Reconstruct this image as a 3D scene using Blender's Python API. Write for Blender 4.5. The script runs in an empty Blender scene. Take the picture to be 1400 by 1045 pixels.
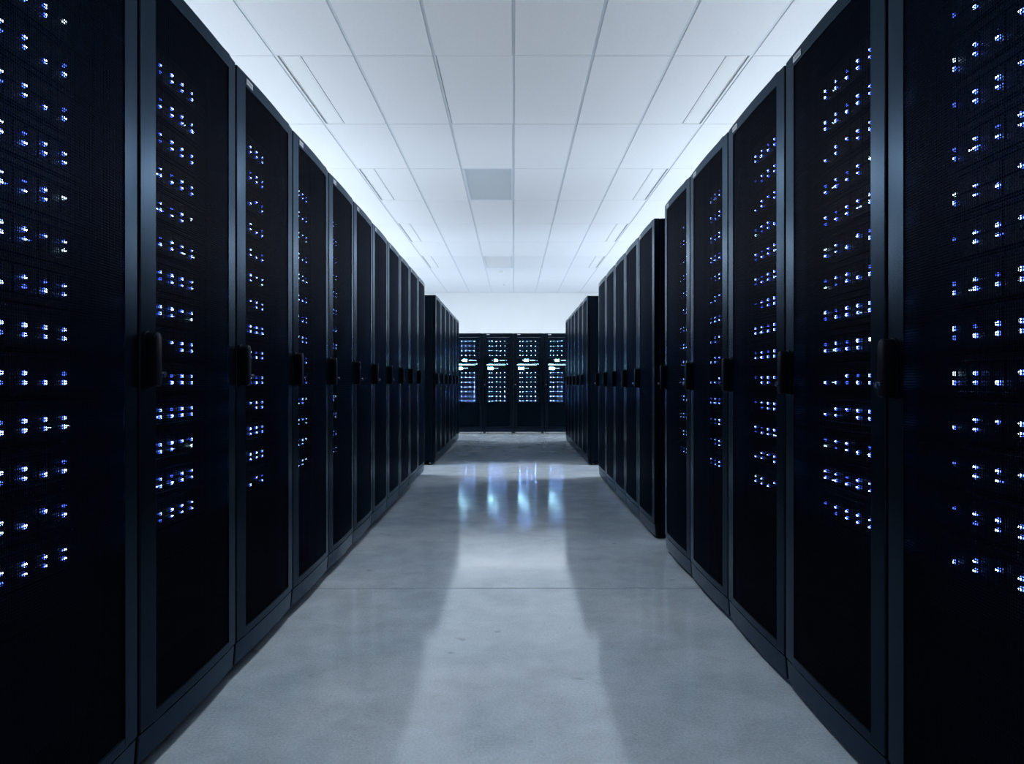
import bpy, bmesh, math, random
from mathutils import Vector, Matrix
random.seed(7)
sc = bpy.context.scene
COL = sc.collection
PI = math.pi

# ------------------------------------------------------------------ camera
CAM_Z = 0.985
F = 985.0
cam_d = bpy.data.cameras.new('camera')
cam_d.sensor_fit = 'HORIZONTAL'; cam_d.sensor_width = 36.0
cam_d.lens = 36.0 * F / 1400.0
cam_d.shift_x = -2.0 / 1400.0
cam_d.shift_y = 0.8 / 1400.0
cam_d.clip_start = 0.02; cam_d.clip_end = 100
cam = bpy.data.objects.new('camera', cam_d); COL.objects.link(cam)
cam.location = (0, 0, CAM_Z); cam.rotation_euler = (PI / 2, 0, 0)
sc.camera = cam

# ------------------------------------------------------------------ world, lights, exposure
w = bpy.data.worlds.new('world'); sc.world = w; w.use_nodes = True
w.node_tree.nodes['Background'].inputs[0].default_value = (0.01, 0.02, 0.05, 1)
w.node_tree.nodes['Background'].inputs[1].default_value = 0.10
sc.view_settings.view_transform = 'Standard'
sc.view_settings.look = 'None'
sc.view_settings.gamma = 1.0
sc.view_settings.use_curve_mapping = False
sc.view_settings.exposure = 0.0

COOL = (0.90, 0.95, 1.0)
def area(name, loc, sx, sy, power, rot, color=COOL, spread=PI):
    d = bpy.data.lights.new(name, 'AREA'); d.shape = 'RECTANGLE'
    d.size = sx; d.size_y = sy; d.energy = power; d.color = color; d.spread = spread
    o = bpy.data.objects.new(name, d); COL.objects.link(o)
    o.location = loc; o.rotation_euler = rot
    return o
UP = (PI, 0, 0); DOWN = (0, 0, 0)
# unseen uplights added in the outer aisles to brighten the ceiling; small downlights light the outer aisles' floor
for s in (-1, 1):
    area('ceiling_fill_light', (s * 4.4, 8.8, 1.35), 0.3, 14.4, 205, UP)
    area('aisle_downlight', (s * 3.5, 10.6, 3.3), 0.3, 15.0, 190, DOWN)
area('end_wall_fill', (0, 16.6, 1.6), 8.0, 0.4, 17, (math.radians(122), 0, 0))  # added behind the end racks, out of view, to brighten the back wall
area('end_aisle_downlight', (0, 17.2, 3.3), 6.0, 0.4, 20, DOWN)

# ceiling lamps over the outer ends of the two cross aisles
for s in (-1, 1):
    area('cross_aisle_lamp', (s * 2.6, 8.15, 3.42), 1.0, 0.3, 110, DOWN)
    area('cross_aisle_lamp', (s * 2.6, 13.1, 3.42), 1.0, 0.3, 80, DOWN)
# fill lamps added above and behind the camera to brighten the aisle floor
FILL_LAMPS = [(-2, 1), (-4, 1)]
for m_, k in FILL_LAMPS:
    area('aisle_fill_lamp', (-0.305, 5.534 + (m_ + 0.5) * 1.46, CAM_Z + 2.500), 0.40, 1.2, 13.5, DOWN, spread=math.radians(110))

# ------------------------------------------------------------------ materials
def mat(name, color, rough=0.5, metal=0.0, spec=0.5, noise=None, bump=None, emit=None, coat=0.0, tint=None):
    m = bpy.data.materials.new(name); m.use_nodes = True
    nt = m.node_tree; b = nt.nodes['Principled BSDF']
    b.inputs['Base Color'].default_value = (*color, 1)
    b.inputs['Roughness'].default_value = rough
    b.inputs['Metallic'].default_value = metal
    b.inputs['Specular IOR Level'].default_value = spec
    b.inputs['Coat Weight'].default_value = coat
    if tint: b.inputs['Specular Tint'].default_value = (*tint, 1)
    if noise or bump:
        tc = nt.nodes.new('ShaderNodeTexCoord')
    if noise:
        sc_, amt = noise
        n = nt.nodes.new('ShaderNodeTexNoise'); n.inputs['Scale'].default_value = sc_; n.inputs['Detail'].default_value = 4
        nt.links.new(tc.outputs['Object'], n.inputs['Vector'])
        r = nt.nodes.new('ShaderNodeValToRGB')
        r.color_ramp.elements[0].position = 0.3; r.color_ramp.elements[1].position = 0.7
        r.color_ramp.elements[0].color = (*[c * (1 - amt) for c in color], 1)
        r.color_ramp.elements[1].color = (*[min(1, c * (1 + amt)) for c in color], 1)
        nt.links.new(n.outputs['Fac'], r.inputs['Fac'])
        nt.links.new(r.outputs['Color'], b.inputs['Base Color'])
    if bump:
        sc_, st, di = bump
        n = nt.nodes.new('ShaderNodeTexNoise'); n.inputs['Scale'].default_value = sc_; n.inputs['Detail'].default_value = 3
        nt.links.new(tc.outputs['Object'], n.inputs['Vector'])
        bp = nt.nodes.new('ShaderNodeBump'); bp.inputs['Strength'].default_value = st; bp.inputs['Distance'].default_value = di
        nt.links.new(n.outputs['Fac'], bp.inputs['Height'])
        nt.links.new(bp.outputs['Normal'], b.inputs['Normal'])
    if emit:
        ec, es = emit
        b.inputs['Emission Color'].default_value = (*ec, 1)
        b.inputs['Emission Strength'].default_value = es
    return m

M = {}
M['frame'] = mat('rack_paint', (0.010, 0.017, 0.028), 0.27, metal=0.85, tint=(0.54, 0.61, 0.69), spec=0.25, bump=(900, 0.05, 0.0004))
M['body'] = mat('rack_body_paint', (0.004, 0.008, 0.015), 0.45, metal=0.7, spec=0.1, tint=(0.12, 0.22, 0.36))
M['mesh'] = mat('perforated_steel', (0.003, 0.010, 0.018), 0.40, metal=0.8, spec=0.04, tint=(0.085, 0.20, 0.34))
M['server'] = mat('server_metal', (0.003, 0.005, 0.009), 0.5, spec=0.15)
M['bezel'] = mat('server_bezel', (0.004, 0.007, 0.011), 0.45, spec=0.15)
M['handle'] = mat('black_plastic', (0.003, 0.005, 0.008), 0.38, metal=0.5, spec=0.15, tint=(0.25, 0.36, 0.5))
M['chrome'] = mat('chrome', (0.75, 0.78, 0.82), 0.18, metal=1.0)
M['label'] = mat('label_plate', (0.50, 0.54, 0.60), 0.4)
M['label_ink'] = mat('label_ink', (0.22, 0.25, 0.30), 0.5)
M['foot'] = mat('rubber_foot', (0.012, 0.013, 0.015), 0.6)
M['tile'] = mat('ceiling_tile_white', (0.81, 0.83, 0.86), 0.85, noise=(40, 0.015), bump=(260, 0.12, 0.002))
M['rail'] = mat('ceiling_rail', (0.70, 0.75, 0.80), 0.55)
M['slab'] = mat('ceiling_plenum', (0.50, 0.55, 0.61), 0.8)
M['wall'] = mat('white_wall', (0.82, 0.84, 0.86), 0.75, noise=(3, 0.01))
M['vent'] = mat('vent_grey', (0.66, 0.72, 0.78), 0.6)
M['slot'] = mat('slot_dark', (0.22, 0.27, 0.31), 0.5)
M['diffuser'] = mat('light_diffuser', (0.82, 0.84, 0.85), 0.7)
M['white_plastic'] = mat('white_plastic', (0.78, 0.80, 0.82), 0.4)
M['led_blue'] = mat('led_blue', (0.3, 0.4, 0.7), 0.3, emit=((0.04, 0.10, 1.0), 9))
M['led_core'] = mat('led_core', (0.8, 0.85, 0.9), 0.3, emit=((0.42, 0.62, 1.0), 26))
M['led_far'] = mat('led_far', (0.7, 0.8, 0.95), 0.3, emit=((0.18, 0.38, 1.0), 270))
M['led_dim'] = mat('led_dim_blue', (0.3, 0.4, 0.7), 0.3, emit=((0.06, 0.12, 1.0), 4))
M['led_white'] = mat('led_white', (0.8, 0.85, 0.85), 0.3, emit=((0.42, 0.66, 0.85), 14))
M['led_off'] = mat('led_off', (0.02, 0.025, 0.04), 0.3)
M['screen'] = mat('console_screen', (0.2, 0.2, 0.2), 0.3, emit=((0.40, 0.80, 1.0), 24))
M['screen_dim'] = mat('console_readout', (0.1, 0.1, 0.1), 0.3, emit=((0.30, 0.45, 0.62), 0.16))

def concrete():
    m = bpy.data.materials.new('polished_concrete'); m.use_nodes = True
    nt = m.node_tree; N = nt.nodes; L = nt.links; b = N['Principled BSDF']
    tc = N.new('ShaderNodeTexCoord')
    def noise(s, d, r=0.55, dist=0.0):
        n = N.new('ShaderNodeTexNoise'); n.inputs['Scale'].default_value = s; n.inputs['Detail'].default_value = d
        n.inputs['Roughness'].default_value = r; n.inputs['Distortion'].default_value = dist
        L.new(tc.outputs['Object'], n.inputs['Vector']); return n
    a = noise(0.9, 6, 0.6, 0.6); c = noise(5.0, 5, 0.65, 0.3); g = noise(130, 4, 0.7)
    r1 = N.new('ShaderNodeValToRGB')
    r1.color_ramp.elements[0].position = 0.34; r1.color_ramp.elements[0].color = (0.42, 0.52, 0.61, 1)
    r1.color_ramp.elements[1].position = 0.66; r1.color_ramp.elements[1].color = (0.59, 0.665, 0.73, 1)
    L.new(a.outputs['Fac'], r1.inputs['Fac'])
    def ov(prev, n, lo, hi, p0=0.3, p1=0.7):
        r = N.new('ShaderNodeMapRange'); r.inputs[1].default_value = p0; r.inputs[2].default_value = p1
        r.inputs[3].default_value = lo; r.inputs[4].default_value = hi
        L.new(n.outputs['Fac'], r.inputs[0])
        mx = N.new('ShaderNodeVectorMath'); mx.operation = 'SCALE'
        L.new(prev, mx.inputs[0]); L.new(r.outputs[0], mx.inputs['Scale'])
        return mx.outputs[0]
    col = ov(r1.outputs['Color'], c, 0.84, 1.10)
    col = ov(col, g, 0.80, 1.16)
    h = noise(11, 2, 0.5, 0.4); col = ov(col, h, 1.0, 0.70, 0.70, 0.77)
    # a few small dark specks
    v = N.new('ShaderNodeTexVoronoi'); v.inputs['Scale'].default_value = 1.6
    L.new(tc.outputs['Object'], v.inputs['Vector'])
    mr = N.new('ShaderNodeMapRange'); mr.inputs[1].default_value = 0.008; mr.inputs[2].default_value = 0.020
    mr.inputs[3].default_value = 0.45; mr.inputs[4].default_value = 1.0
    L.new(v.outputs['Distance'], mr.inputs[0])
    mx = N.new('ShaderNodeVectorMath'); mx.operation = 'SCALE'
    L.new(col, mx.inputs[0]); L.new(mr.outputs[0], mx.inputs['Scale'])
    L.new(mx.outputs[0], b.inputs['Base Color'])
    rr = N.new('ShaderNodeMapRange'); rr.inputs[1].default_value = 0.3; rr.inputs[2].default_value = 0.7
    rr.inputs[3].default_value = 0.055; rr.inputs[4].default_value = 0.115
    L.new(c.outputs['Fac'], rr.inputs[0]); L.new(rr.outputs[0], b.inputs['Roughness'])
    b.inputs['Specular IOR Level'].default_value = 1.0
    bp = N.new('ShaderNodeBump'); bp.inputs['Strength'].default_value = 0.03; bp.inputs['Distance'].default_value = 0.002
    L.new(g.outputs['Fac'], bp.inputs['Height']); L.new(bp.outputs['Normal'], b.inputs['Normal'])
    return m
M['floor'] = concrete()
M['joint'] = mat('joint_filler', (0.03, 0.04, 0.05), 0.7)

# ------------------------------------------------------------------ mesh helpers
def box(bm, x0, x1, y0, y1, z0, z1, mi=0):
    v = [bm.verts.new(p) for p in ((x0,y0,z0),(x1,y0,z0),(x1,y1,z0),(x0,y1,z0),(x0,y0,z1),(x1,y0,z1),(x1,y1,z1),(x0,y1,z1))]
    fs = [bm.faces.new([v[i] for i in f]) for f in ((0,3,2,1),(4,5,6,7),(0,1,5,4),(1,2,6,5),(2,3,7,6),(3,0,4,7))]
    for f in fs: f.material_index = mi
    return v
BOW = 0.007
def bow(x): return -BOW * max(0.0, 1 - (x / 0.294) ** 2)
def bent(bm, x0, x1, z0, z1, off, depth, n=6, lip=0.0):
    """a strip that follows the bowed front of the door"""
    rows = []
    for i in range(n + 1):
        x = x0 + (x1 - x0) * i / n
        y = bow(x) + off
        rows.append([bm.verts.new(p) for p in ((x, y + lip, z0), (x, y, z1), (x, y + depth, z1), (x, y + depth, z0))])
    for a, b in zip(rows, rows[1:]):
        for k in range(4):
            bm.faces.new((a[k], a[(k + 1) % 4], b[(k + 1) % 4], b[k]))
    bm.faces.new(rows[0][::-1]); bm.faces.new(rows[-1])
def lathe(bm, prof, n=16, mtx=None, mi=0):
    rings = []
    for r, z in prof:
        rings.append([bm.verts.new((r * math.cos(2*PI*k/n), r * math.sin(2*PI*k/n), z)) for k in range(n)] if r > 1e-6 else [bm.verts.new((0, 0, z))])
    vs = [v for r in rings for v in r]
    for a, b in zip(rings, rings[1:]):
        for k in range(n):
            k2 = (k + 1) % n
            if len(a) == 1: f = bm.faces.new((a[0], b[k2], b[k]))
            elif len(b) == 1: f = bm.faces.new((a[k], a[k2], b[0]))
            else: f = bm.faces.new((a[k], a[k2], b[k2], b[k]))
            f.material_index = mi
    if mtx is not None: bmesh.ops.transform(bm, matrix=mtx, verts=vs)
def finish(bm, name, mats, bevel=0.0, seg=2, smooth=False):
    bmesh.ops.recalc_face_normals(bm, faces=bm.faces)
    if bevel:
        ed = [e for e in bm.edges if len(e.link_faces) == 2 and e.calc_face_angle(0) > 0.6]
        bmesh.ops.bevel(bm, geom=ed, offset=bevel, segments=seg, profile=0.5, affect='EDGES', clamp_overlap=True)
    me = bpy.data.meshes.new(name); bm.to_mesh(me); bm.free()
    for m in (mats if isinstance(mats, (list, tuple)) else [mats]): me.materials.append(m)
    if smooth:
        for p in me.polygons: p.use_smooth = True
        me.set_sharp_from_angle(angle=math.radians(35))
    return me
def link(name, data, parent=None, loc=(0, 0, 0)):
    o = bpy.data.objects.new(name, data); COL.objects.link(o)
    o.location = loc
    if parent is not None: o.parent = parent
    return o
def tag(o, label=None, cat=None, group=None, kind=None):
    if label: o['label'] = label
    if cat: o['category'] = cat
    if group: o['group'] = group
    if kind: o['kind'] = kind
    return o
def boxmesh(name, x0, x1, y0, y1, z0, z1, m, bevel=0.0):
    bm = bmesh.new(); box(bm, x0, x1, y0, y1, z0, z1); return finish(bm, name, m, bevel)

# ------------------------------------------------------------------ room shell
CEIL = CAM_Z + 2.51
TW, TD = 0.61, 1.46
X0, X1 = -8 * TW, 8 * TW
Y0 = 5.534 - 6 * TD
YB = 5.534 + 10 * TD
floor = link('floor', boxmesh('floor', X0, X1, Y0, YB, -0.10, -0.012, M['joint'])); tag(floor, 'polished blue-grey concrete floor', kind='structure')
JY = 3.452
link('slab', boxmesh('slab_near', X0, X1, Y0, JY - 0.004, -0.012, 0.0, M['floor'], 0.001), floor)
link('slab', boxmesh('slab_far', X0, X1, JY + 0.004, YB, -0.012, 0.0, M['floor'], 0.001), floor)
for nm, b in (('wall_back', (X0 - .1, X1 + .1, YB, YB + .1)), ('wall_front', (X0 - .1, X1 + .1, Y0 - .1, Y0)),
              ('wall_left', (X0 - .1, X0, Y0, YB)), ('wall_right', (X1, X1 + .1, Y0, YB))):
    o = link(nm, boxmesh(nm, *b, -0.1, CEIL + 0.12, M['wall'])); tag(o, 'plain white painted wall', kind='structure')
ceil = link('ceiling', boxmesh('ceiling', X0, X1, Y0, YB, CEIL + 0.022, CEIL + 0.12, M['slab']))
tag(ceil, 'white suspended ceiling of long tiles', kind='structure')
GL, GC = 0.012, 0.005
def tile_mesh(w_, d_):
    bm = bmesh.new(); box(bm, -w_/2 + GL, w_/2 - GL, -d_/2 + GC, d_/2 - GC, 0, 0.022)
    return finish(bm, 'ceiling_tile', M['tile'], 0.003, 1)
LW = 0.185                                   # width of the slim light beside the tile
full_tile, narrow_tile = tile_mesh(TW, TD), tile_mesh(TW - LW, TD)
light_rows = (0, 2, 4, 6); vent_rows = (2, 6)
for j in range(-8, 8):
    for m_ in range(-6, 10):
        xc = (j + 0.5) * TW; yc = 5.534 + (m_ + 0.5) * TD
        if j == -1 and m_ in vent_rows + (-2, -4): continue
        if m_ in light_rows and j in (-3, 2):
            s = 1 if j == -3 else -1
            link('ceiling_tile', narrow_tile, ceil, (xc + s * LW / 2, yc, CEIL)); continue
        o = link('ceiling_tile', full_tile, ceil, (xc, yc, CEIL))
        if j == -1 and m_ == 0: o.location.x += 0.006; o.location.z += 0.004
rail_long = boxmesh('grid_rail_long', -0.0105, 0.0105, Y0, YB, 0.0055, 0.0215, M['rail'], 0.001)
rail_cross = boxmesh('grid_rail_cross', X0, X1, -0.0048, 0.0048, 0.0045, 0.0215, M['rail'], 0.001)
for j in range(-7, 8): link('grid_rail', rail_long, ceil, (j * TW, 0, CEIL))
for m_ in range(-5, 10): link('grid_rail', rail_cross, ceil, (0, 5.534 + m_ * TD, CEIL))

# slim ceiling lights, one beside every second tile of the outer columns
def light_meshes(s):
    """s=+1: the fixture's outer side is at -x"""
    d0, d1 = -TD/2 + 0.005, TD/2 - 0.005
    bm = bmesh.new()
    a, b = -LW/2 + 0.007, LW/2 + 0.006
    def bx(x0, x1, y0, y1, z0, z1):
        if s < 0: x0, x1 = -x1, -x0
        box(bm, x0, x1, y0, y1, z0, z1)
    bx(a + 0.022, a + 0.028, d0, d1, 0.000, 0.021)
    bx(b - 0.012, b, d0, d1, 0.0003, 0.021)
    bx(a, a + 0.006, d0, d1, 0.000, 0.021)
    bx(a + 0.028, b - 0.012, d0, d0 + 0.012, 0.0003, 0.021)
    bx(a + 0.028, b - 0.012, d1 - 0.012, d1, 0.0003, 0.021)
    hm = finish(bm, 'light_frame', M['white_plastic'], 0.001, 1)
    bm = bmesh.new(); bx(a + 0.006, a + 0.022, d0, d1, 0.016, 0.021)
    sm = finish(bm, 'light_slot', M['slot'])
    bm = bmesh.new(); bx(a + 0.029, b - 0.013, d0 + 0.013, d1 - 0.013, 0.0015, 0.020)
    dm = finish(bm, 'light_diffuser', M['diffuser'], 0.003)
    return hm, sm, dm
order = ('nearest the camera', 'second from the camera', 'third from the camera', 'farthest down the aisle')
for s, side in ((1, 'left'), (-1, 'right')):
    hm, sm, dm = light_meshes(s)
    for k, m_ in enumerate(light_rows):
        xc = -s * (3 * TW - LW / 2); yc = 5.534 + (m_ + 0.5) * TD
        e = link('ceiling_light', None, None, (xc, yc, CEIL))
        tag(e, f'slim white recessed ceiling light with a dark slot, {side} side, {order[k]}', 'ceiling light', 'slim ceiling lights')
        link('frame', hm, e); link('slot', sm, e); link('diffuser', dm, e)
# grey vents
def vent_meshes():
    bm = bmesh.new(); a, d = TW/2 - 0.010, TD/2 - 0.008
    for x0, x1, y0, y1 in ((-a, -a + .02, -d, d), (a - .02, a, -d, d), (-a + .02, a - .02, -d, -d + .02), (-a + .02, a - .02, d - .02, d)):
        box(bm, x0, x1, y0, y1, 0.002, 0.021)
    fm = finish(bm, 'vent_frame', M['vent'], 0.001, 1)
    bm = bmesh.new(); n = 48
    for i in range(n):
        y = -d + .025 + (2 * d - .05) * i / (n - 1)
        box(bm, -a + .02, a - .02, y - .009, y + .009, 0.008, 0.012)
    gm = finish(bm, 'vent_louvres', M['vent'])
    return fm, gm
fm, gm = vent_meshes()
gm2 = gm.copy(); gm2.materials.clear(); gm2.materials.append(M['tile'])
for m_, lab in zip(vent_rows, ('grey return air vent panel in the middle of the ceiling, nearer one', 'pale return air vent panel in the ceiling near the back wall')):
    e = link('ceiling_vent', None, None, (-0.5 * TW, 5.534 + (m_ + 0.5) * TD, CEIL)); tag(e, lab, 'vent', 'ceiling vents')
    link('frame', fm, e); lo = link('louvres', gm if m_ == 2 else gm2, e); tag(lo, kind='stuff')
# housings made up for the added fill lamps above and behind the camera
bm = bmesh.new(); a, d = TW/2 - 0.010, TD/2 - 0.008
for x0, x1, y0, y1 in ((-a, -a + .03, -d, d), (a - .03, a, -d, d), (-a + .03, a - .03, -d, -d + .03), (-a + .03, a - .03, d - .03, d)):
    box(bm, x0, x1, y0, y1, 0.0, 0.021)
lf = finish(bm, 'fill_lamp_frame', M['white_plastic'], 0.001, 1)
bm = bmesh.new(); box(bm, -a + .03, a - .03, -d + .03, d - .03, 0.016, 0.021); lp = finish(bm, 'fill_lamp_reflector', M['white_plastic'])
for (m_, k), lab in zip(FILL_LAMPS, ('added fill lamp in a ceiling housing above the camera', 'added fill lamp in a ceiling housing behind the camera')):
    e = link('aisle_fill_lamp', None, None, (-0.5 * TW, 5.534 + (m_ + 0.5) * TD, CEIL)); tag(e, lab, 'ceiling light', 'added fill lamps')
    link('frame', lf, e); link('reflector', lp, e)
# smoke detector and sprinkler
e = link('smoke_detector', None, None, (-0.28, 16.2, CEIL)); tag(e, 'small round white smoke detector on the ceiling tile', 'smoke detector')
bm = bmesh.new(); lathe(bm, [(0.055, 0), (0.055, -0.012), (0, -0.012)], 20); link('base', finish(bm, 'detector_base', M['white_plastic'], smooth=True), e)
bm = bmesh.new(); lathe(bm, [(0.045, -0.012), (0.040, -0.035), (0.022, -0.045), (0, -0.046)], 20); link('dome', finish(bm, 'detector_dome', M['white_plastic'], smooth=True), e)
e = link('sprinkler', None, None, (-0.24, 18.3, CEIL)); tag(e, 'tiny metal fire sprinkler head hanging from the far ceiling', 'sprinkler')
bm = bmesh.new(); lathe(bm, [(0.035, 0), (0.035, -0.004), (0, -0.004)], 16); link('collar', finish(bm, 'sprinkler_collar', M['white_plastic']), e)
bm = bmesh.new(); lathe(bm, [(0.010, -0.004), (0.010, -0.045), (0.024, -0.047), (0.024, -0.050), (0, -0.050)], 16); link('head', finish(bm, 'sprinkler_head', M['chrome']), e)

# ------------------------------------------------------------------ server rack: shared meshes (pitch 0.600 m, height 2.0 m)
DH = 2.0
XL, XR = -0.2935, 0.2935                 # door outline
ML, MR, MB_, MT = -0.226, 0.236, 0.108, 1.958     # perforated field
R = {}
bm = bmesh.new()
bent(bm, XL, ML, 0.080, DH, 0, 0.036, 3)
bent(bm, MR, XR, 0.080, DH, 0, 0.036, 3)
bent(bm, ML, MR, MT, DH, 0, 0.036, 8)
bent(bm, ML, MR, 0.080, MB_, 0, 0.036, 8)
bmesh.ops.remove_doubles(bm, verts=bm.verts, dist=1e-5)
for f in [f for f in bm.faces if all(abs(v.co.x - ML) < 1e-5 for v in f.verts) or all(abs(v.co.x - MR) < 1e-5 for v in f.verts)]:
    pass
R['door_frame'] = finish(bm, 'door_frame', M['frame'], 0.0025, 2)
# perforated sheet: crossing strips with real openings
bm = bmesh.new()
PITCH, BAR, TH, OFF = 0.0060, 0.0022, 0.00105, 0.003
n = int((MT - MB_) / PITCH)
for i in range(n + 1):
    z = MB_ + i * PITCH
    bent(bm, ML, MR, z - BAR/2, z + BAR/2, OFF, TH, 5)
n = int((MR - ML) / PITCH)
for i in range(n + 1):
    x = ML + i * PITCH
    # piecewise chord of the bowed sheet
    fx = (x - ML) / (MR - ML) * 5; k = min(4, int(fx)); xa = ML + (MR - ML) * k / 5; xb = ML + (MR - ML) * (k + 1) / 5
    y = bow(xa) + (bow(xb) - bow(xa)) * (fx - k) + OFF
    box(bm, x - BAR/2, x + BAR/2, y + 0.00005, y + TH - 0.00005, MB_, MT)
R['mesh_panel'] = finish(bm, 'mesh_panel', M['mesh'])
bm = bmesh.new(); bent(bm, XL, XR, 0.0, 0.076, 0.003, 0.030, 8, lip=0.006); R['kick_plate'] = finish(bm, 'kick_plate', M['frame'], 0.003, 2)
# body: posts, top, bottom, sides, back
D0, D1 = 0.038, 1.05
bm = bmesh.new()
for sx in (-1, 1):
    for (ya, yb) in ((D0, D0 + 0.045), (D1 - 0.05, D1)):
        x0, x1 = sorted((sx * 0.2998, sx * 0.262)); box(bm, x0, x1, ya, yb, 0.0, 1.985)
box(bm, -0.262, 0.262, D0, D0 + 0.03, 1.962, 1.985)
box(bm, -0.262, 0.262, D0, D0 + 0.03, 0.0, 0.09)
box(bm, -0.262, 0.262, D0 + 0.03, D1 - 0.02, 0.02, 0.05)
box(bm, -0.262, 0.262, D1 - 0.02, D1 - 0.005, 0.02, 1.98)
R['body_frame'] = finish(bm, 'body_frame', M['body'], 0.002, 1)
R['top_panel'] = boxmesh('top_panel', -0.2998, 0.2998, D0 - 0.002, D1, 1.985, 1.999, M['body'], 0.003)
def side_panel(sx):
    bm = bmesh.new()
    x0, x1 = sorted((sx * 0.293, sx * 0.281))
    box(bm, x0, x1, D0 + 0.045, D1 - 0.05, 0.03, 1.02); box(bm, x0, x1, D0 + 0.045, D1 - 0.05, 1.028, 1.985)
    return finish(bm, 'side_panel', M['body'], 0.002, 1)
R['side_panel_a'], R['side_panel_b'] = side_panel(-1), side_panel(1)
bm = bmesh.new()                          # mounting rails with holes suggested by raised collars
for sx in (-1, 1):
    x0, x1 = sorted((sx * 0.262, sx * 0.226)); box(bm, x0, x1, 0.068, 0.072, 0.09, 1.96)
    x0, x1 = sorted((sx * 0.262, sx * 0.256)); box(bm, x0, x1, 0.072, 0.10, 0.09, 1.96)
R['mounting_rail'] = finish(bm, 'mounting_rail', M['server'])
# swing handle
bm = bmesh.new()
def pill(bm, xc, w_, z0, z1, y0, y1, n=7):
    prof = []
    for i in range(n + 1):
        a = PI * i / n; prof.append((xc + w_/2 * math.cos(a), z1 - w_/2 + w_/2 * math.sin(a)))
    prof += [(xc - w_/2, z0 + 0.006), (xc - w_/2 + 0.006, z0), (xc + w_/2 - 0.006, z0), (xc + w_/2, z0 + 0.006)]
    fr = [bm.verts.new((x, y0, z)) for x, z in prof]; bk = [bm.verts.new((x, y1, z)) for x, z in prof]
    bm.faces.new(fr); bm.faces.new(bk[::-1])
    for i in range(len(prof)):
        k = (i + 1) % len(prof); bm.faces.new((fr[i], bk[i], bk[k], fr[k]))
HX = -0.266
HZ0, HZ1 = 0.932, 1.068
pill(bm, HX, 0.034, HZ0, HZ1, -0.032, -0.004)
R['handle'] = finish(bm, 'handle', M['handle'], 0.005, 3, True)
bm = bmesh.new(); pill(bm, HX, 0.037, HZ0 - 0.003, HZ1 + 0.003, -0.006, 0.002)
R['handle_plate'] = finish(bm, 'handle_plate', M['handle'], 0.002, 2)
bm = bmesh.new(); lathe(bm, [(0, 0.001), (0.006, 0.001), (0.0078, 0.003), (0.0078, 0.010), (0, 0.010)], 14, Matrix.Translation((HX + 0.004, -0.036, HZ0 + 0.030)) @ Matrix.Rotation(PI/2, 4, 'X') )
R['lock'] = finish(bm, 'lock', M['chrome'], smooth=True)
# label plate
bm = bmesh.new(); lx0 = ML + 0.004; y = bow(ML + .03)
box(bm, lx0, lx0 + 0.056, y - 0.0022, y + 0.003, 1.966, 1.985, 0)
for k in range(5):
    xx = lx0 + 0.006 + k * 0.0092; box(bm, xx, xx + 0.0055, y - 0.0028, y - 0.001, 1.972, 1.979, 1)
R['label_plate'] = finish(bm, 'label_plate', [M['label'], M['label_ink']])
# levelling feet
def foot_mesh(h):
    bm = bmesh.new(); lathe(bm, [(0, -h), (0.022, -h), (0.024, -h + 0.006), (0.012, -h + 0.010)], 14, mi=0)
    lathe(bm, [(0.007, -h + 0.009), (0.007, 0.02), (0, 0.02)], 10, mi=1)
    return finish(bm, 'foot', [M['foot'], M['chrome']], smooth=True)
# servers
SP = 0.0955
COLS = [-0.145, -0.078, -0.013, 0.048, 0.110]
COLS_FAR = [-0.170, -0.116, -0.034, 0.046, 0.132]
def server_mesh(kind, mats=None):
    bm = bmesh.new(); h = SP - 0.008
    box(bm, -0.221, 0.221, 0.078, 0.80, 0, h, 0)
    for sx in (-1, 1):
        x0, x1 = sorted((sx * 0.224, sx * 0.240)); box(bm, x0, x1, 0.062, 0.068, 0.004, h - 0.004, 0)
    if kind == 0:
        for i in range(6):
            x0 = -0.212 + i * 0.0712; box(bm, x0, x0 + 0.067, 0.062, 0.078, 0.006, h * 0.48, 1); box(bm, x0, x0 + 0.067, 0.062, 0.078, h * 0.53, h - 0.006, 1)
        box(bm, -0.219, 0.219, 0.054, 0.078, h - 0.004, h, 1)
    else:
        box(bm, -0.219, 0.219, 0.060, 0.078, 0.0, 0.012, 1); box(bm, -0.219, 0.219, 0.060, 0.078, h - 0.012, h, 1)
        for i in range(12):
            x0 = -0.214 + i * 0.0358; box(bm, x0, x0 + 0.031, 0.066, 0.078, 0.016, h - 0.016, 1)
    return finish(bm, 'server', mats or [M['server'], M['bezel']], 0.001, 1)
R['server_0'], R['server_1'] = server_mesh(0), server_mesh(1)
LEDM = [M['led_blue'], M['led_dim'], M['led_white'], M['led_off'], M['led_core'], M['led_far']]
def led_dome(bm, x, z, r, mi, y0=0.0625):
    T = Matrix.Translation((x, y0, z)) @ Matrix.Rotation(PI/2, 4, 'X')
    if mi != 0:
        lathe(bm, [(r, 0), (r, 0.0025), (r * 0.72, 0.005), (0, 0.006)], 8, T, mi)
    else:                                   # blue-glowing rim stands in for the halo around the bright core
        lathe(bm, [(r * 1.25, 0), (r * 1.15, 0.0025), (r * 0.95, 0.004)], 8, T, 0)
        lathe(bm, [(r * 0.95, 0.004), (r * 0.7, 0.0055), (0, 0.006)], 8, T, 4)
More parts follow.
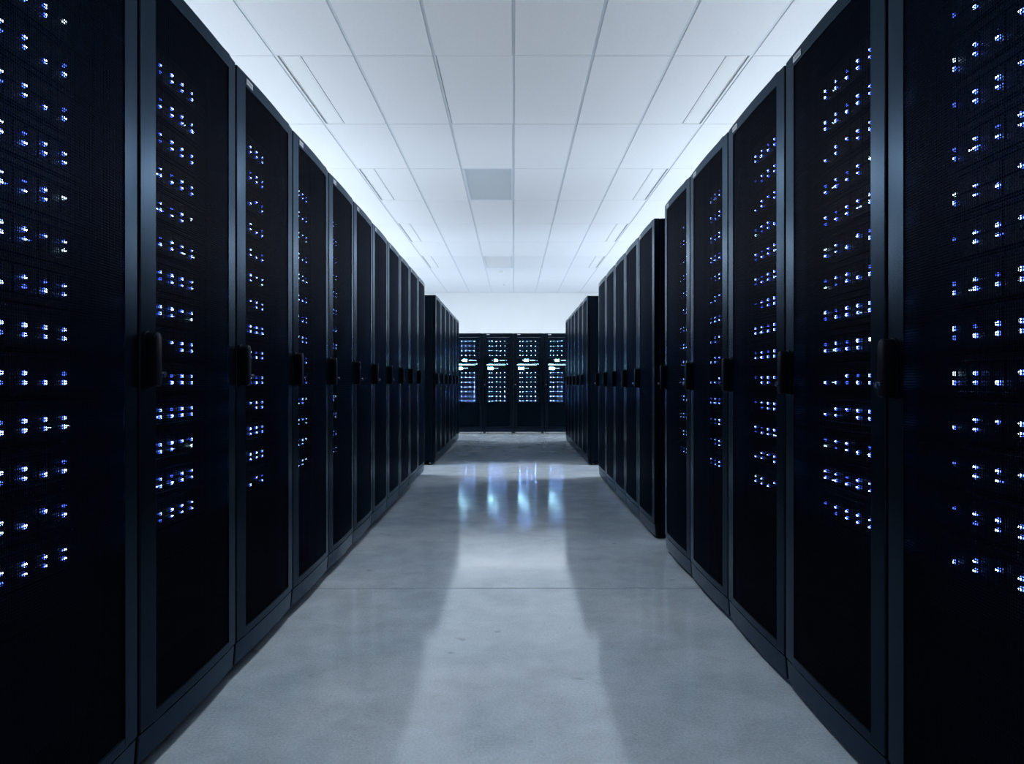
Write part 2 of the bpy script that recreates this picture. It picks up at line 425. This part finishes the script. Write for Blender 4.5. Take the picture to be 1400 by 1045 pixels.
def led_mesh(seed, far=False):
    rnd = random.Random(seed); bm = bmesh.new()
    for c, x in enumerate(COLS_FAR if far else COLS):
        for k, z in enumerate((0.039,) if far else (0.030, 0.049)):
            p = rnd.random()
            mi = 0 if p < 0.70 else 1 if p < 0.83 else 2 if p < 0.91 else 3
            if far: mi = 5
            r = 0.0042 * (rnd.uniform(0.85, 1.2))
            if far: r = (0.0042 if c in (0, 2, 4) else 0.0033)
            led_dome(bm, x, z, r, mi)
        if c == 1 and not far and rnd.random() < 0.6: led_dome(bm, x - 0.016, 0.030, 0.0022, 2)
        if not far and rnd.random() < 0.10: led_dome(bm, x + 0.014, 0.030, 0.0017, rnd.choice((1, 2)))
    return finish(bm, 'status_lights', LEDM)
R['leds'] = [led_mesh(100 + k) for k in range(9)]
R['leds_far'] = [led_mesh(300 + k, True) for k in range(2)]
R['blank'] = boxmesh('blanking_panel', -0.238, 0.238, 0.064, 0.068, 0.0, 0.084, M['server'], 0.0015)

def console_meshes():
    """lit console units of the end racks: chassis and its lit readouts"""
    bm = bmesh.new(); h = 0.0855; box(bm, -0.221, 0.221, 0.078, 0.70, 0, h, 0); box(bm, -0.238, 0.238, 0.066, 0.078, 0.002, h - 0.002, 1)
    ch = finish(bm, 'console', [M['server'], M['bezel']], 0.001, 1)
    def lit(rects):
        bm = bmesh.new()
        for x0, x1, z0, z1, mi in rects: box(bm, x0, x1, 0.0625, 0.067, z0, z1, mi)
        return finish(bm, 'readout', [M['screen'], M['screen_dim'], M['led_blue']], 0.0015, 1)
    a = lit([(-0.085, -0.005, 0.018, 0.066, 0), (0.03, 0.038, 0.034, 0.050, 1), (-0.115, -0.107, 0.034, 0.050, 1), (0.05, 0.13, 0.036, 0.046, 1), (0.158, 0.170, 0.034, 0.046, 2)])
    b = lit([(-0.205, -0.095, 0.034, 0.056, 0), (-0.225, -0.215, 0.038, 0.050, 2)] + [(-0.085 + i * 0.030, -0.063 + i * 0.030, 0.034, 0.062, 1) for i in range(8)] + [(0.170, 0.188, 0.050, 0.066, 2)])
    c = lit([(-0.200, -0.095, 0.016, 0.066, 0), (-0.085, 0.0, 0.036, 0.046, 1)])
    return ch, (a, b, c)
R['console'], R['readouts'] = console_meshes()

FEET = {}
def rack(loc, rz, width, label, group, base, hs=1.0, far=False, servers=True, seed=0):
    """a whole rack: Empty at its base, parts below it, parts of parts below those"""
    rnd = random.Random(seed)
    e = link('server_rack', None, None, (loc[0], loc[1], base))
    e.rotation_euler = (0, 0, rz); e.scale = (width / 0.6, 1, hs)
    tag(e, label, 'server rack', group)
    link('body_frame', R['body_frame'], e); link('top_panel', R['top_panel'], e)
    link('side_panel', R['side_panel_a'], e); link('side_panel', R['side_panel_b'], e)
    link('mounting_rail', R['mounting_rail'], e)
    d = link('door', R['door_frame'], e)
    tag(link('mesh_panel', R['mesh_panel'], d), 'finely perforated black steel field of the door', kind='stuff')
    link('label_plate', R['label_plate'], d)['label'] = 'small pale label plate on the top rail'
    h = link('handle', R['handle'], e); link('handle_plate', R['handle_plate'], h); link('lock', R['lock'], h)['label'] = 'chrome lock barrel'
    link('kick_plate', R['kick_plate'], e)
    fk = round(base / hs, 4)
    if fk not in FEET: FEET[fk] = foot_mesh(fk)
    for sx in (-1, 1):
        for yy in (0.072, 0.98): link('foot', FEET[fk], e, (sx * 0.235, yy, 0))
    if servers:
        z_eye = (CAM_Z - base) / hs
        slots = list(range(-4, 10)) if not far else [-4, -3, -2, -1, 0, 1, 2, 5.7, 6.7, 7.7, 8.7]
        for k in slots:
            z = z_eye + k * SP - 0.030
            if z + SP > 1.955: continue
            s = link('server', R['server_%d' % (1 if far else rnd.choice((0, 0, 1)))], e, (0, 0, z))
            tag(link('status_lights', rnd.choice(R['leds_far' if far else 'leds']), s), kind='stuff')
        if far:
            for k, ro in zip((4.62, 3.66, 2.90), R['readouts']):
                z = z_eye + k * SP - 0.030
                c = link('console', R['console'], e, (0, 0, z)); tag(link('readout', ro, c), 'bright white readouts', kind='stuff')
                if k == 4.62: c.location.z += 0.0
        k = 0
        z = z_eye - 5 * SP - 0.02
        while z > 0.10:
            link('blanking_panel', R['blank'], e, (0, 0, z)); z -= 0.0885
    return e

ORD = ['first', 'second', 'third', 'fourth', 'fifth', 'sixth', 'seventh', 'eighth', 'ninth', 'tenth', 'eleventh', 'twelfth', 'last']
def row(side, seams, xfun, slope, base, words, group, seed):
    n = len(seams) - 1
    for i in range(n):
        a, b = seams[i], seams[i + 1]; yc = (a + b) / 2
        rz = PI/2 - slope if side < 0 else -PI/2 - slope
        rack((xfun(yc), yc), rz, b - a, words[i], group, base, seed=seed + i)
LB, RB = 0.043, 0.018
xl = lambda y: -0.9046 - 0.0061 * y
xr = lambda y: 0.876 + 0.0020 * y
# long row on the left
SL = [1.761, 2.388, 3.013, 3.616, 4.195, 4.770, 5.355, 5.944, 6.523, 7.125, 7.721]
SL = [1.761 - 0.625 * 3, 1.761 - 0.625 * 2, 1.761 - 0.625] + SL
wl = ['black server rack of the left row standing behind the camera',
      'black server rack of the left row standing beside the camera',
      'nearest server rack of the left row, cut off by the left edge, large blue lights',
      'dark rack with four columns of blue lights, second along the left row',
      'dark rack with three columns of blue lights, third along the left row',
      'dark rack with two thin columns of blue lights, fourth along the left row',
      'unlit-looking rack just past the last visible blue lights of the left row']
for k in range(7, 12): wl.append(f'narrow-looking dark mesh-door rack, {ORD[k - 2]} from the near end of the left row')
wl.append('rack ending the long left row at the cross aisle')
row(-1, SL, xl, -0.0061, LB, wl, 'racks of the long left row', 10)
# right row, first block
SR = [1.699 - 0.632 * 3, 1.699 - 0.632 * 2, 1.699 - 0.632, 1.699, 2.337, 2.963, 3.602, 4.216]
wr = ['black server rack of the right row standing behind the camera',
      'black server rack of the right row standing beside the camera',
      'nearest server rack of the right row, cut off by the right edge, large blue lights',
      'dark rack with five columns of blue lights, second along the right row',
      'dark rack with blue lights close to its right stile, third along the right row',
      'dark rack with faint blue lights, fourth in the right row',
      'rack ending the near right block, beside the narrow gap']
wr = [wr[0], wr[1], wr[2], wr[3], wr[4], wr[5], wr[6]]
row(1, SR, xr, 0.0020, RB, wr, 'racks of the near right block', 40)
# right row, second block
SR2 = [4.523, 5.118, 5.715, 6.315, 6.925, 7.557]
wr2 = ['rack beginning the middle right block, just past the narrow gap'] + [f'dark mesh-door rack, {ORD[k]} past the narrow gap in the middle right block' for k in (1, 2, 3)] + ['rack ending the middle right block at the cross aisle']
row(1, SR2, xr, 0.0020, RB, wr2, 'racks of the middle right block', 60)
# far blocks past the cross aisle
S3 = [8.59 + 0.627 * k for k in range(7)]
w3 = ['first rack of the far left block, its dark side facing the cross aisle'] + [f'slim-looking dark rack, {ORD[k]} in the far left block past the cross aisle' for k in range(1, 5)] + ['last rack of the far left block, beside the end racks']
row(-1, S3, lambda y: -0.93 - 0.001 * (y - 8.6), -0.001, 0.030, w3, 'racks of the far left block', 80)
S4 = [8.58 + 0.604 * k for k in range(7)]
w4 = [t.replace('left', 'right') for t in w3]
row(1, S4, lambda y: 0.882, 0.0, 0.020, w4, 'racks of the far right block', 100)
# end racks facing down the aisle
xs = [-1.190, -0.592, -0.003, 0.592, 1.190]
we = ['end rack with blue lights, partly hidden by the far left block',
      'end rack facing the aisle with bright readouts, left of the centre line',
      'end rack facing the aisle with bright readouts, right of the centre line',
      'end rack with blue lights, partly hidden by the far right block']
for i in range(4):
    rack(((xs[i] + xs[i + 1]) / 2, 13.90), 0, xs[i + 1] - xs[i], we[i], 'end racks across the aisle', 0.030, hs=0.9535, far=True, seed=200 + i)
